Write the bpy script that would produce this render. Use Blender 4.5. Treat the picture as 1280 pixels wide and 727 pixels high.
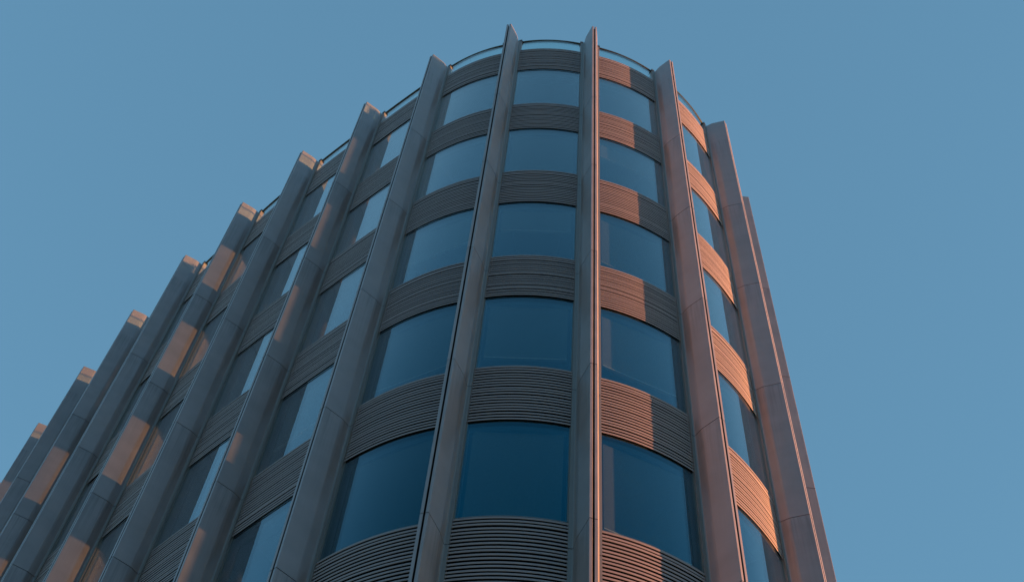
import bpy, math, random
from mathutils import Vector, Matrix

scene = bpy.context.scene
for o in list(bpy.data.objects):
    bpy.data.objects.remove(o, do_unlink=True)
COL = scene.collection

# ------------------------------------------------------------------ camera
EYE = 1.6
PITCH, ROLL = math.radians(71.651), math.radians(6.218)
cam = bpy.data.cameras.new('camera')
cam.sensor_fit = 'HORIZONTAL'
cam.sensor_width = 36.0
cam.lens = 36.0 * 2893.2 / 1280.0
cam.clip_start, cam.clip_end = 0.1, 6000.0
camo = bpy.data.objects.new('camera', cam)
COL.objects.link(camo)
_R = Vector((1, 0, 0))
_V = Vector((0, -math.sin(PITCH), math.cos(PITCH)))
_D = Vector((0, math.cos(PITCH), math.sin(PITCH)))
_r = math.cos(ROLL) * _R + math.sin(ROLL) * _V
_u = -math.sin(ROLL) * _R + math.cos(ROLL) * _V
camo.matrix_world = Matrix(((_r.x, _u.x, -_D.x, 0), (_r.y, _u.y, -_D.y, 0),
                            (_r.z, _u.z, -_D.z, EYE), (0, 0, 0, 1)))
scene.camera = camo

# ------------------------------------------------------------------ sky and sun (just above the horizon, off to the right)
SUN_AZ, SUN_EL = math.radians(-3.65), math.radians(2.0)
sun_dir = Vector((math.cos(SUN_EL) * math.cos(SUN_AZ), math.cos(SUN_EL) * math.sin(SUN_AZ), math.sin(SUN_EL)))
world = bpy.data.worlds.new('World')
scene.world = world
world.use_nodes = True
wn, wl = world.node_tree.nodes, world.node_tree.links
wn.clear()
w_out = wn.new('ShaderNodeOutputWorld')
w_bg = wn.new('ShaderNodeBackground')
w_sky = wn.new('ShaderNodeTexSky')
w_sky.sky_type = 'NISHITA'
w_sky.sun_disc = False
w_sky.sun_elevation = SUN_EL
w_sky.sun_rotation = math.atan2(sun_dir.x, sun_dir.y)
w_sky.air_density = 1.0
w_sky.dust_density = 0.4
w_sky.ozone_density = 2.0
w_bg.inputs['Strength'].default_value = 0.15
w_tint = wn.new('ShaderNodeVectorMath')          # cool white balance of the whole sky
w_tint.operation = 'MULTIPLY'
w_tint.inputs[1].default_value = (0.79, 1.0, 0.935)
wl.new(w_sky.outputs[0], w_tint.inputs[0])
wl.new(w_tint.outputs[0], w_bg.inputs['Color'])
wl.new(w_bg.outputs[0], w_out.inputs['Surface'])

sun = bpy.data.lights.new('sun', 'SUN')
sun.energy = 3.7
sun.angle = math.radians(0.5)
sun.color = (1.0, 0.39, 0.125)
suno = bpy.data.objects.new('sun', sun)
COL.objects.link(suno)
suno.location = sun_dir * 100
suno.rotation_euler = sun_dir.to_track_quat('Z', 'Y').to_euler()

scene.view_settings.view_transform = 'Standard'
scene.view_settings.look = 'None'
scene.view_settings.gamma = 1.0
scene.view_settings.use_curve_mapping = False
scene.view_settings.exposure = 2.78
scene.cycles.use_denoising = True
scene.cycles.max_bounces = 12
scene.cycles.transparent_max_bounces = 24
scene.cycles.sample_clamp_indirect = 4.0
scene.cycles.blur_glossy = 1.0


# ------------------------------------------------------------------ materials
def new_mat(name):
    m = bpy.data.materials.new(name)
    m.use_nodes = True
    m.node_tree.nodes.clear()
    return m, m.node_tree.nodes, m.node_tree.links


def metal(name, col, metallic, rough, var=0.10, stain=0.12, bump=0.0, runs=0.0):
    """painted / anodised metal: object-to-object tone shift, vertical run-off streaks, slight unevenness"""
    m, n, l = new_mat(name)
    out = n.new('ShaderNodeOutputMaterial')
    b = n.new('ShaderNodeBsdfPrincipled')
    l.new(b.outputs[0], out.inputs['Surface'])
    b.inputs['Metallic'].default_value = metallic
    info = n.new('ShaderNodeObjectInfo')
    geo = n.new('ShaderNodeNewGeometry')
    mp = n.new('ShaderNodeMapping')
    mp.inputs['Scale'].default_value = (9.0, 9.0, 0.55)
    l.new(geo.outputs['Position'], mp.inputs['Vector'])
    ns = n.new('ShaderNodeTexNoise')
    ns.inputs['Scale'].default_value = 1.0
    ns.inputs['Detail'].default_value = 5.0
    ns.inputs['Roughness'].default_value = 0.6
    l.new(mp.outputs[0], ns.inputs['Vector'])
    # value = 1 + var*(random-.5) + stain*(noise-.5)
    a1 = n.new('ShaderNodeMath'); a1.operation = 'MULTIPLY_ADD'
    l.new(info.outputs['Random'], a1.inputs[0]); a1.inputs[1].default_value = var; a1.inputs[2].default_value = 1.0 - var / 2 - stain / 2
    a2 = n.new('ShaderNodeMath'); a2.operation = 'MULTIPLY_ADD'
    l.new(ns.outputs['Fac'], a2.inputs[0]); a2.inputs[1].default_value = stain
    l.new(a1.outputs[0], a2.inputs[2])
    val = a2.outputs[0]
    if runs:                                    # grime washed down from each panel joint
        sx = n.new('ShaderNodeSeparateXYZ'); l.new(geo.outputs['Position'], sx.inputs[0])
        def mth(op, x, y=None, z=None):
            q = n.new('ShaderNodeMath'); q.operation = op
            for i_, v in enumerate((x, y, z)):
                if v is None: continue
                if isinstance(v, (int, float)): q.inputs[i_].default_value = v
                else: l.new(v, q.inputs[i_])
            return q.outputs[0]
        fr = mth('FRACT', mth('MULTIPLY_ADD', sx.outputs['Z'], -0.25, (EYE + 34.872) / 4 + 20))
        fall = mth('EXPONENT', mth('MULTIPLY', fr, -4.0))
        m2 = n.new('ShaderNodeMapping'); m2.inputs['Scale'].default_value = (38.0, 38.0, 0.9)
        l.new(geo.outputs['Position'], m2.inputs['Vector'])
        n3 = n.new('ShaderNodeTexNoise'); n3.inputs['Scale'].default_value = 1.0; n3.inputs['Detail'].default_value = 3.0
        l.new(m2.outputs[0], n3.inputs['Vector'])
        mr = n.new('ShaderNodeMapRange'); l.new(n3.outputs['Fac'], mr.inputs[0])
        mr.inputs[1].default_value = 0.42; mr.inputs[2].default_value = 0.72
        n4 = n.new('ShaderNodeTexNoise'); n4.inputs['Scale'].default_value = 2.2; n4.inputs['Detail'].default_value = 4.0
        l.new(geo.outputs['Position'], n4.inputs['Vector'])
        blot = mth('MULTIPLY_ADD', n4.outputs['Fac'], -0.5, 1.25)
        val = mth('MULTIPLY', mth('MULTIPLY', val, blot), mth('MULTIPLY_ADD', mth('MULTIPLY', fall, mr.outputs[0]), -runs, 1.0))
    vm = n.new('ShaderNodeVectorMath'); vm.operation = 'SCALE'
    vm.inputs[0].default_value = col[:3]
    l.new(val, vm.inputs['Scale'])
    l.new(vm.outputs[0], b.inputs['Base Color'])
    r2 = n.new('ShaderNodeMath'); r2.operation = 'MULTIPLY_ADD'
    l.new(ns.outputs['Fac'], r2.inputs[0]); r2.inputs[1].default_value = 0.16; r2.inputs[2].default_value = rough - 0.08
    l.new(r2.outputs[0], b.inputs['Roughness'])
    if bump:
        n2 = n.new('ShaderNodeTexNoise'); n2.inputs['Scale'].default_value = 1.3; n2.inputs['Detail'].default_value = 1.0
        l.new(geo.outputs['Position'], n2.inputs['Vector'])
        bp = n.new('ShaderNodeBump'); bp.inputs['Strength'].default_value = bump; bp.inputs['Distance'].default_value = 0.02
        l.new(n2.outputs['Fac'], bp.inputs['Height'])
        l.new(bp.outputs[0], b.inputs['Normal'])
    return m


def glass(name, tint, f0, mirror, wave=0.0, power=5.0, gain=0.95, vary=0.0):
    """thin architectural glass: Schlick mirror over tinted see-through, the same from both sides"""
    m, n, l = new_mat(name)
    out = n.new('ShaderNodeOutputMaterial')
    mix = n.new('ShaderNodeMixShader')
    tr = n.new('ShaderNodeBsdfTransparent'); tr.inputs['Color'].default_value = (*tint, 1)
    gl = n.new('ShaderNodeBsdfGlossy'); gl.inputs['Roughness'].default_value = 0.012
    geo = n.new('ShaderNodeNewGeometry')
    dt = n.new('ShaderNodeVectorMath'); dt.operation = 'DOT_PRODUCT'
    l.new(geo.outputs['Normal'], dt.inputs[0]); l.new(geo.outputs['Incoming'], dt.inputs[1])
    ab = n.new('ShaderNodeMath'); ab.operation = 'ABSOLUTE'; l.new(dt.outputs['Value'], ab.inputs[0])
    om = n.new('ShaderNodeMath'); om.operation = 'SUBTRACT'; om.inputs[0].default_value = 1.0; l.new(ab.outputs[0], om.inputs[1])
    pw = n.new('ShaderNodeMath'); pw.operation = 'POWER'; l.new(om.outputs[0], pw.inputs[0]); pw.inputs[1].default_value = power
    ma = n.new('ShaderNodeMath'); ma.operation = 'MULTIPLY_ADD'; l.new(pw.outputs[0], ma.inputs[0])
    ma.inputs[1].default_value = gain; ma.inputs[2].default_value = f0; ma.use_clamp = True
    l.new(ma.outputs[0], mix.inputs['Fac'])
    cm = n.new('ShaderNodeMix'); cm.data_type = 'RGBA'
    cm.inputs['A'].default_value = (*mirror, 1); cm.inputs['B'].default_value = (1, 1, 1, 1)
    p2 = n.new('ShaderNodeMapRange'); l.new(om.outputs[0], p2.inputs[0])
    p2.inputs[1].default_value = 0.60; p2.inputs[2].default_value = 0.82
    l.new(p2.outputs[0], cm.inputs['Factor']); l.new(cm.outputs['Result'], gl.inputs['Color'])
    l.new(tr.outputs[0], mix.inputs[1]); l.new(gl.outputs[0], mix.inputs[2])
    l.new(mix.outputs[0], out.inputs['Surface'])
    if vary:                                    # batch-to-batch tint of the panes
        info = n.new('ShaderNodeObjectInfo')
        k = n.new('ShaderNodeMath'); k.operation = 'MULTIPLY_ADD'
        l.new(info.outputs['Random'], k.inputs[0]); k.inputs[1].default_value = 2 * vary; k.inputs[2].default_value = 1 - vary
        sc = n.new('ShaderNodeVectorMath'); sc.operation = 'SCALE'; sc.inputs[0].default_value = tint
        l.new(k.outputs[0], sc.inputs['Scale']); l.new(sc.outputs[0], tr.inputs['Color'])
        k2 = n.new('ShaderNodeMath'); k2.operation = 'MULTIPLY_ADD'
        l.new(info.outputs['Random'], k2.inputs[0]); k2.inputs[1].default_value = f0; k2.inputs[2].default_value = f0 * 0.5
        l.new(k2.outputs[0], ma.inputs[2])
    if wave:
        ns = n.new('ShaderNodeTexNoise'); ns.inputs['Scale'].default_value = 0.9; ns.inputs['Detail'].default_value = 0.0
        l.new(geo.outputs['Position'], ns.inputs['Vector'])
        bp = n.new('ShaderNodeBump'); bp.inputs['Strength'].default_value = wave; bp.inputs['Distance'].default_value = 0.01
        l.new(ns.outputs['Fac'], bp.inputs['Height']); l.new(bp.outputs[0], gl.inputs['Normal'])
    return m


def plain(name, col, rough=0.8, noise=0.0, nscale=3.0, spec=0.5):
    m, n, l = new_mat(name)
    out = n.new('ShaderNodeOutputMaterial')
    b = n.new('ShaderNodeBsdfPrincipled')
    b.inputs['Base Color'].default_value = (*col, 1)
    b.inputs['Roughness'].default_value = rough
    b.inputs['Specular IOR Level'].default_value = spec
    l.new(b.outputs[0], out.inputs['Surface'])
    if noise:
        geo = n.new('ShaderNodeNewGeometry')
        ns = n.new('ShaderNodeTexNoise'); ns.inputs['Scale'].default_value = nscale; ns.inputs['Detail'].default_value = 6
        l.new(geo.outputs['Position'], ns.inputs['Vector'])
        cr = n.new('ShaderNodeValToRGB')
        cr.color_ramp.elements[0].position, cr.color_ramp.elements[1].position = 0.3, 0.7
        cr.color_ramp.elements[0].color = (*[c * (1 - noise) for c in col], 1)
        cr.color_ramp.elements[1].color = (*[min(1, c * (1 + noise)) for c in col], 1)
        l.new(ns.outputs['Fac'], cr.inputs[0]); l.new(cr.outputs[0], b.inputs['Base Color'])
    return m


M_FIN = metal('fin_metal', (0.182, 0.154, 0.176), 0.40, 0.40, var=0.12, stain=0.24, bump=0.05, runs=0.40)
M_GAP = plain('dark_recess', (0.010, 0.010, 0.012), 0.8, spec=0.1)
M_SLAT = metal('louver_metal', (0.160, 0.127, 0.152), 0.25, 0.45, var=0.10, stain=0.14)
M_BACK = plain('louver_backing', (0.006, 0.006, 0.007), 0.9, spec=0.0)
M_FRAME = metal('frame_metal', (0.075, 0.075, 0.078), 0.3, 0.4, var=0.05, stain=0.10)
M_FLANGE = metal('flange_metal', (0.11, 0.10, 0.105), 0.4, 0.4, var=0.05, stain=0.12)
M_RAIL = metal('rail_metal', (0.018, 0.019, 0.022), 0.2, 0.35, var=0.0, stain=0.05)
M_GLASS = glass('window_glass', (0.675, 0.72, 0.70), 0.032, (0.02, 0.62, 0.94), wave=0.04, power=7.0, gain=2.0, vary=0.06)
M_BALU = glass('balustrade_glass', (0.87, 0.965, 0.955), 0.025, (0.35, 0.8, 0.85))
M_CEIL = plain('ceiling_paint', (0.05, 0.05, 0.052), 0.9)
M_PANEL = plain('ceiling_tile_paint', (0.14, 0.14, 0.14), 0.8)
M_FLOOR = plain('office_carpet', (0.045, 0.045, 0.05), 0.95)
M_BLIND = plain('blind_fabric', (0.055, 0.055, 0.058), 0.95, 0.25, 60.0)
M_PALE = plain('blind_rail_aluminium', (0.30, 0.30, 0.30), 0.5)
M_CONC = plain('concrete', (0.28, 0.27, 0.25), 0.85, 0.15, 2.0)
M_ROOF = plain('roof_membrane', (0.13, 0.13, 0.13), 0.9, 0.2, 1.5)
M_PAVE = plain('paving', (0.07, 0.07, 0.07), 0.85, 0.22, 0.8)

# ------------------------------------------------------------------ plan of the tower: tips of the facade fins (metres)
TIP = {-8: (-8.575, 16.936), -7: (-7.774, 15.707), -6: (-6.908, 14.488), -5: (-6.011, 13.323), -4: (-5.035, 12.204),
       -3: (-4.022, 11.121), -2: (-2.951, 10.098), -1: (-1.865, 9.118), 0: (-0.561, 8.409), 1: (0.938, 8.286),
       2: (2.353, 8.747), 3: (3.449, 9.749), 4: (4.055, 11.101)}
TIP = {k: Vector(v) for k, v in TIP.items()}
for k in range(-8, -1):
    TIP[k] += (TIP[k] - TIP[k + 1]).normalized() * 0.015
for i, a in enumerate((-59, -61, -63)):
    TIP[-9 - i] = TIP[-8 - i] - 1.5 * Vector((math.cos(math.radians(a)), math.sin(math.radians(a))))
for i, a in enumerate((79, 81, 83, 85, 87)):
    TIP[5 + i] = TIP[4 + i] + 1.5 * Vector((math.cos(math.radians(a)), math.sin(math.radians(a))))
KS = sorted(TIP)
BAYS = KS[:-1]


def ang(k):
    d = TIP[k + 1] - TIP[k]
    return math.atan2(d.y, d.x)


TAN = {}
for k in KS:
    lo, hi = max(k - 1, KS[0]), min(k, KS[-1] - 1)
    TAN[k] = 0.5 * (ang(lo) + ang(hi))
TAN[-1] = math.radians(-41)
SAG = {k: (0.050 if -1 <= k <= 3 else 0.007) for k in BAYS}

Z_TOP = EYE + 40.154


def zj(j):                                      # joint of the fin panels, one per storey
    return EYE + 34.872 - 4.0 * j


SILL, HEAD = 0.61, -1.00                        # spandrel reaches from HEAD to SILL about each joint
EDGE = 0.157                                    # half width of a fin's root flange


def loc(k, a, b):
    t = Vector((math.cos(TAN[k]), math.sin(TAN[k])))
    n = Vector((t.y, -t.x))
    return TIP[k] + t * a + n * b


def bay_pt(k, u, n, edge=EDGE):
    """point on the facade line of bay k (between fins k and k+1), u from 0 to 1, n measured out from the fin tips"""
    a, b = loc(k, edge, n), loc(k + 1, -edge, n)
    c = (b - a).normalized()
    o = Vector((c.y, -c.x))
    return a.lerp(b, u) + o * (4 * SAG[k] * u * (1 - u))


# ------------------------------------------------------------------ mesh helpers
def make(name, verts, faces, mats, parent=None, fmat=None, smooth=None):
    me = bpy.data.meshes.new(name)
    me.from_pydata([tuple(v) for v in verts], [], faces)
    for m in (mats if isinstance(mats, (list, tuple)) else [mats]):
        me.materials.append(m)
    if fmat:
        me.polygons.foreach_set('material_index', fmat)
    if smooth is not None:
        me.polygons.foreach_set('use_smooth', [True] * len(me.polygons))
        me.set_sharp_from_angle(angle=math.radians(smooth))
    me.update()
    o = bpy.data.objects.new(name, me)
    COL.objects.link(o)
    if parent is not None:
        o.parent = parent
    return o


def sweep(k, prof, segs, edge=EDGE, u0=0.0, u1=1.0, V=None, F=None):
    """closed profile of (n, z) points swept along the bay; counter-clockwise seen from the bay's start"""
    V = [] if V is None else V
    F = [] if F is None else F
    base, m = len(V), len(prof)
    for i in range(segs + 1):
        u = u0 + (u1 - u0) * i / segs
        for n, z in prof:
            p = bay_pt(k, u, n, edge)
            V.append((p.x, p.y, z))
    for i in range(segs):
        for q in range(m):
            a, b = base + i * m + q, base + i * m + (q + 1) % m
            F.append((a, b, b + m, a + m))
    F.append(tuple(base + q for q in range(m))[::-1])
    F.append(tuple(base + segs * m + q for q in range(m)))
    return V, F


def box_prof(n_out, n_in, z0, z1):
    return [(n_in, z0), (n_out, z0), (n_out, z1), (n_in, z1)]


def segs_for(k):
    return 14 if SAG[k] > 0.02 else 4


def prism(name, pts, z0, z1, mat, parent, smooth=None):
    m = len(pts)
    V = [(p[0], p[1], z0) for p in pts] + [(p[0], p[1], z1) for p in pts]
    F = [(i, (i + 1) % m, m + (i + 1) % m, m + i) for i in range(m)]
    F += [tuple(range(m))[::-1], tuple(range(m, 2 * m))]
    return make(name, V, F, mat, parent, smooth=smooth)


# ------------------------------------------------------------------ ground
g = make('ground', [(-2500, -2500, 0), (2500, -2500, 0), (2500, 2500, 0), (-2500, 2500, 0)], [(0, 1, 2, 3)], M_PAVE)
g['kind'] = 'structure'
g['label'] = 'grey paved ground in front of the tower'

# ------------------------------------------------------------------ the tower
tower = bpy.data.objects.new('office_tower', None)
COL.objects.link(tower)
tower.location = (0, 0, 0)
tower['label'] = 'rounded office tower with bronze vertical fins, louvered bands and blue glass under a clear sky'
tower['category'] = 'building'

J_LAST = 8
# --- facade fins: dark core with one folded metal panel per storey
half = [(0.0095, -0.045), (0.0095, -0.004), (0.0125, 0.0), (0.037, 0.0), (0.0405, -0.004), (0.0935, -0.184), (0.1010, -0.211), (0.1045, -0.238),
        (0.1080, -0.310), (0.1105, -0.322), (0.116, -0.330), (0.124, -0.333), (0.157, -0.334), (0.157, -0.372)]
FIN_PROF = [(-a, b) for a, b in half[::-1]] + half
core_half = [(0.008, -0.060), (0.030, -0.008), (0.085, -0.20), (0.10, -0.325), (0.147, -0.342), (0.147, -0.50)]
CORE_PROF = [(-a, b) for a, b in core_half[::-1]] + core_half
JW = 0.007


def extrude_plan(name, pts, z0, z1, mats, parent, dark=None, smooth=None, flange=()):
    m = len(pts)
    V = [(p.x, p.y, z0) for p in pts] + [(p.x, p.y, z1) for p in pts]
    F = [(i, m + i, m + (i + 1) % m, (i + 1) % m) for i in range(m)]
    F += [tuple(range(m)), tuple(range(m, 2 * m))[::-1]]
    fm = None
    if dark:
        fm = [1 if i in dark else (2 if i in flange else 0) for i in range(m)] + [0, 0]
    return make(name, V, F, mats, parent, fm, smooth)


mid = len(half)
for k in KS:
    fin = extrude_plan('fin', [loc(k, a, b) for a, b in CORE_PROF], 0.0, Z_TOP - 0.03, M_GAP, tower)
    levels = [0.0] + [zj(j) for j in range(J_LAST, -1, -1)] + [Z_TOP]
    for i in range(len(levels) - 1):
        z0 = levels[i] + (JW if i else 0.0)
        z1 = levels[i + 1] - (JW if i < len(levels) - 2 else 0.0)
        extrude_plan('panel', [loc(k, a, b) for a, b in FIN_PROF], z0, z1, [M_FIN, M_GAP, M_FLANGE], fin,
                     dark={mid - 2, mid - 1, mid}, flange={0, 1, 2, 3, 2 * mid - 5, 2 * mid - 4, 2 * mid - 3, 2 * mid - 2})

# --- spandrels with louver slats, windows
N_SLAT = 20
OWN_SLATS = {(k, j) for k in (-1, 0, 1, 2) for j in (1, 2, 3, 4)} - {(2, 1)}
LV, LF = [], []                                 # all the slats that are too small to pick apart
FACE = -0.344


def slat_prof(z0, out=0.0):
    h, d = 0.0405, 0.005
    F_ = FACE + out
    return [(F_ - d, z0 + 0.002), (F_ - 0.003, z0), (F_, z0 + 0.004), (F_, z0 + h - 0.005), (F_ - 0.003, z0 + h), (F_ - d, z0 + h)]


for k in BAYS:
    sg = segs_for(k)
    for j in range(-1, J_LAST + 1):
        z0, z1 = zj(j) + HEAD, zj(j) + SILL
        V, F = sweep(k, box_prof(FACE - 0.026, FACE - 0.16, z0 + 0.002, z1 - 0.003), sg, EDGE - 0.012)
        sp = make('spandrel', V, F, M_BACK, tower)
        pitch = (z1 - z0) / N_SLAT
        rnd = random.Random(1000 * (k + 20) + j)
        for s in range(N_SLAT):
            zs = z0 + s * pitch + 0.003 + rnd.uniform(-0.0012, 0.0012)
            out = rnd.uniform(-0.002, 0.002) + (0.003 if s % 7 == 3 else 0.0)
            if (k, j) in OWN_SLATS:
                V, F = sweep(k, slat_prof(zs, out), sg, EDGE - 0.010)
                make('slat', V, F, M_SLAT, sp, smooth=40)
            else:
                sweep(k, slat_prof(zs, out), sg if SAG[k] > 0.02 else 3, EDGE - 0.010, V=LV, F=LF)
    for j in range(0, J_LAST + 2):
        z1 = zj(j - 1) + HEAD
        z0 = zj(j) + SILL if j <= J_LAST else 0.35
        # frame: head, sill and two jambs as one ring
        e = EDGE - 0.010
        V, F = [], []
        sweep(k, box_prof(FACE - 0.026, FACE - 0.125, z1 - 0.008, z1 + 0.001), sg, e, V=V, F=F)
        sweep(k, box_prof(FACE - 0.016, FACE - 0.125, z0 - 0.001, z0 + 0.012), sg, e, V=V, F=F)
        sweep(k, box_prof(FACE - 0.014, FACE - 0.122, z0 + 0.015, z1 - 0.008), 1, e, 0.0, 0.018, V=V, F=F)
        sweep(k, box_prof(FACE - 0.014, FACE - 0.122, z0 + 0.015, z1 - 0.008), 1, e, 0.982, 1.0, V=V, F=F)
        win = make('window', V, F, M_FRAME, tower)
        V, F = sweep(k, box_prof(FACE - 0.020, FACE - 0.042, z0 + 0.006, z1 - 0.004), 24 if sg > 4 else 6, e, 0.012, 0.988)
        make('pane', V, F, M_GLASS, win, smooth=30)
ls = make('louver_slats', LV, LF, M_SLAT, tower, smooth=40)
ls['kind'] = 'stuff'

# --- parapet coping, balustrade
for k in BAYS:
    sg = segs_for(k)
    zt = zj(-1) + SILL
    V, F = sweep(k, box_prof(FACE - 0.02, FACE - 0.30, zt - 0.002, zt + 0.016), sg, EDGE - 0.012)
    make('coping', V, F, M_SLAT, tower, smooth=40)
    rail = Vector((0, 0))
    ring = [(FACE - 0.035 + 0.027 * math.cos(a), EYE + 40.202 + 0.027 * math.sin(a)) for a in [i * math.pi / 5 for i in range(10)]]
    V, F = sweep(k, ring, sg * 2, EDGE - 0.02)
    ba = make('balustrade', V, F, M_RAIL, tower, smooth=50)
    V, F = sweep(k, box_prof(FACE - 0.028, FACE - 0.043, zt - 0.05, EYE + 40.185), sg * 2, EDGE + 0.02)
    make('glass_panel', V, F, M_BALU, ba, smooth=30)
    for fk, sgn in ((k, 1), (k + 1, -1)):
        pts = [loc(fk, sgn * a, b) for a, b in ((0.128, FACE + 0.004), (0.168, FACE + 0.004), (0.168, FACE - 0.062), (0.128, FACE - 0.062))]
        if sgn < 0:
            pts = pts[::-1]
        prism('post', pts, zt - 0.10, EYE + 40.160, M_FIN, ba)
        pts = [loc(fk, sgn * a, b) for a, b in ((0.118, FACE + 0.016), (0.176, FACE + 0.016), (0.176, FACE - 0.070), (0.118, FACE - 0.070))]
        if sgn < 0:
            pts = pts[::-1]
        prism('clamp', pts, EYE + 40.160, EYE + 40.235, M_RAIL, ba)

# --- floors, ceilings, roof
def outline(n):
    pts = []
    for k in BAYS:
        m = 5 if SAG[k] > 0.02 else 1
        pts += [bay_pt(k, i / m, n) for i in range(m + 1)]
    return pts


inner = outline(FACE - 0.165)
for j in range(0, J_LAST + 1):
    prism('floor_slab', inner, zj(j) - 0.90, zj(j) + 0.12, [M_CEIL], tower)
prism('roof_slab', inner, zj(-1) - 0.90, zj(-1) - 0.10, M_ROOF, tower)
prism('plinth', outline(FACE - 0.03), -0.2, 0.34, M_CONC, tower)
for j in range(-1, J_LAST):
    for k in range(-9, 6):
        # one pale tile per bay under the slab, straight inner edge set back from the curved glass
        a, b = bay_pt(k, 0.10, FACE - 0.26), bay_pt(k, 0.90, FACE - 0.26)
        c, d = bay_pt(k, 0.14, FACE - 0.78), bay_pt(k, 0.86, FACE - 0.78)
        prism('ceiling_panel', [a, b, d, c], zj(j) - 0.945, zj(j) - 0.925, M_PANEL, tower)

# rear wall closes the plan behind
a, b = loc(KS[0], 0, -0.40), loc(KS[-1], 0, -0.40)
d = (b - a).normalized(); n = Vector((d.y, -d.x))
prism('rear_wall', [a, a + n * 0.3, b + n * 0.3, b], 0.0, zj(-1) + SILL, M_CONC, tower)

# unseen columns, added on the sun's path to keep some left-hand fins dark
sd = Vector((math.cos(SUN_AZ), math.sin(SUN_AZ)))
for k, s, r in ((-3, 4.6, 0.26), (-7, 5.5, 0.27), (-5, 5.2, 0.27)):
    c = loc(k, 0.10, -0.15) + sd * s
    pts = [c + Vector((math.cos(t), math.sin(t))) * r for t in [i * math.pi / 10 for i in range(20)]]
    prism('sun_block_column', pts, 0.3, zj(-1) - 0.5, M_CONC, tower, smooth=40)

# roller blinds hung behind a few panes, flat behind the curved glass
for k, j, drop in ((0, 3, 1.78), (0, 4, 2.24), (1, 3, 1.70), (1, 4, 2.10), (-1, 3, 1.85), (-1, 4, 2.18), (0, 2, 0.9), (1, 1, 0.7), (0, 1, 2.0), (-1, 2, 1.2), (1, 2, 1.9), (-2, 3, 1.5), (5, 0, 2.35), (6, 1, 2.35)):  # full-drop ones on the unseen right wall are added to stop the sun
    zh = zj(j - 1) + HEAD - 0.01
    a, b = bay_pt(k, 0.045, FACE - 0.115), bay_pt(k, 0.955, FACE - 0.115)
    c = (b - a).normalized(); o = Vector((-c.y, c.x))
    bl = prism('roller_blind', [a, b, b + o * 0.004, a + o * 0.004], zh - drop, zh, M_BLIND, tower)
    prism('bottom_rail', [a - o * 0.012, b - o * 0.012, b + o * 0.016, a + o * 0.016], zh - drop - 0.025, zh - drop + 0.001, M_PALE, bl)
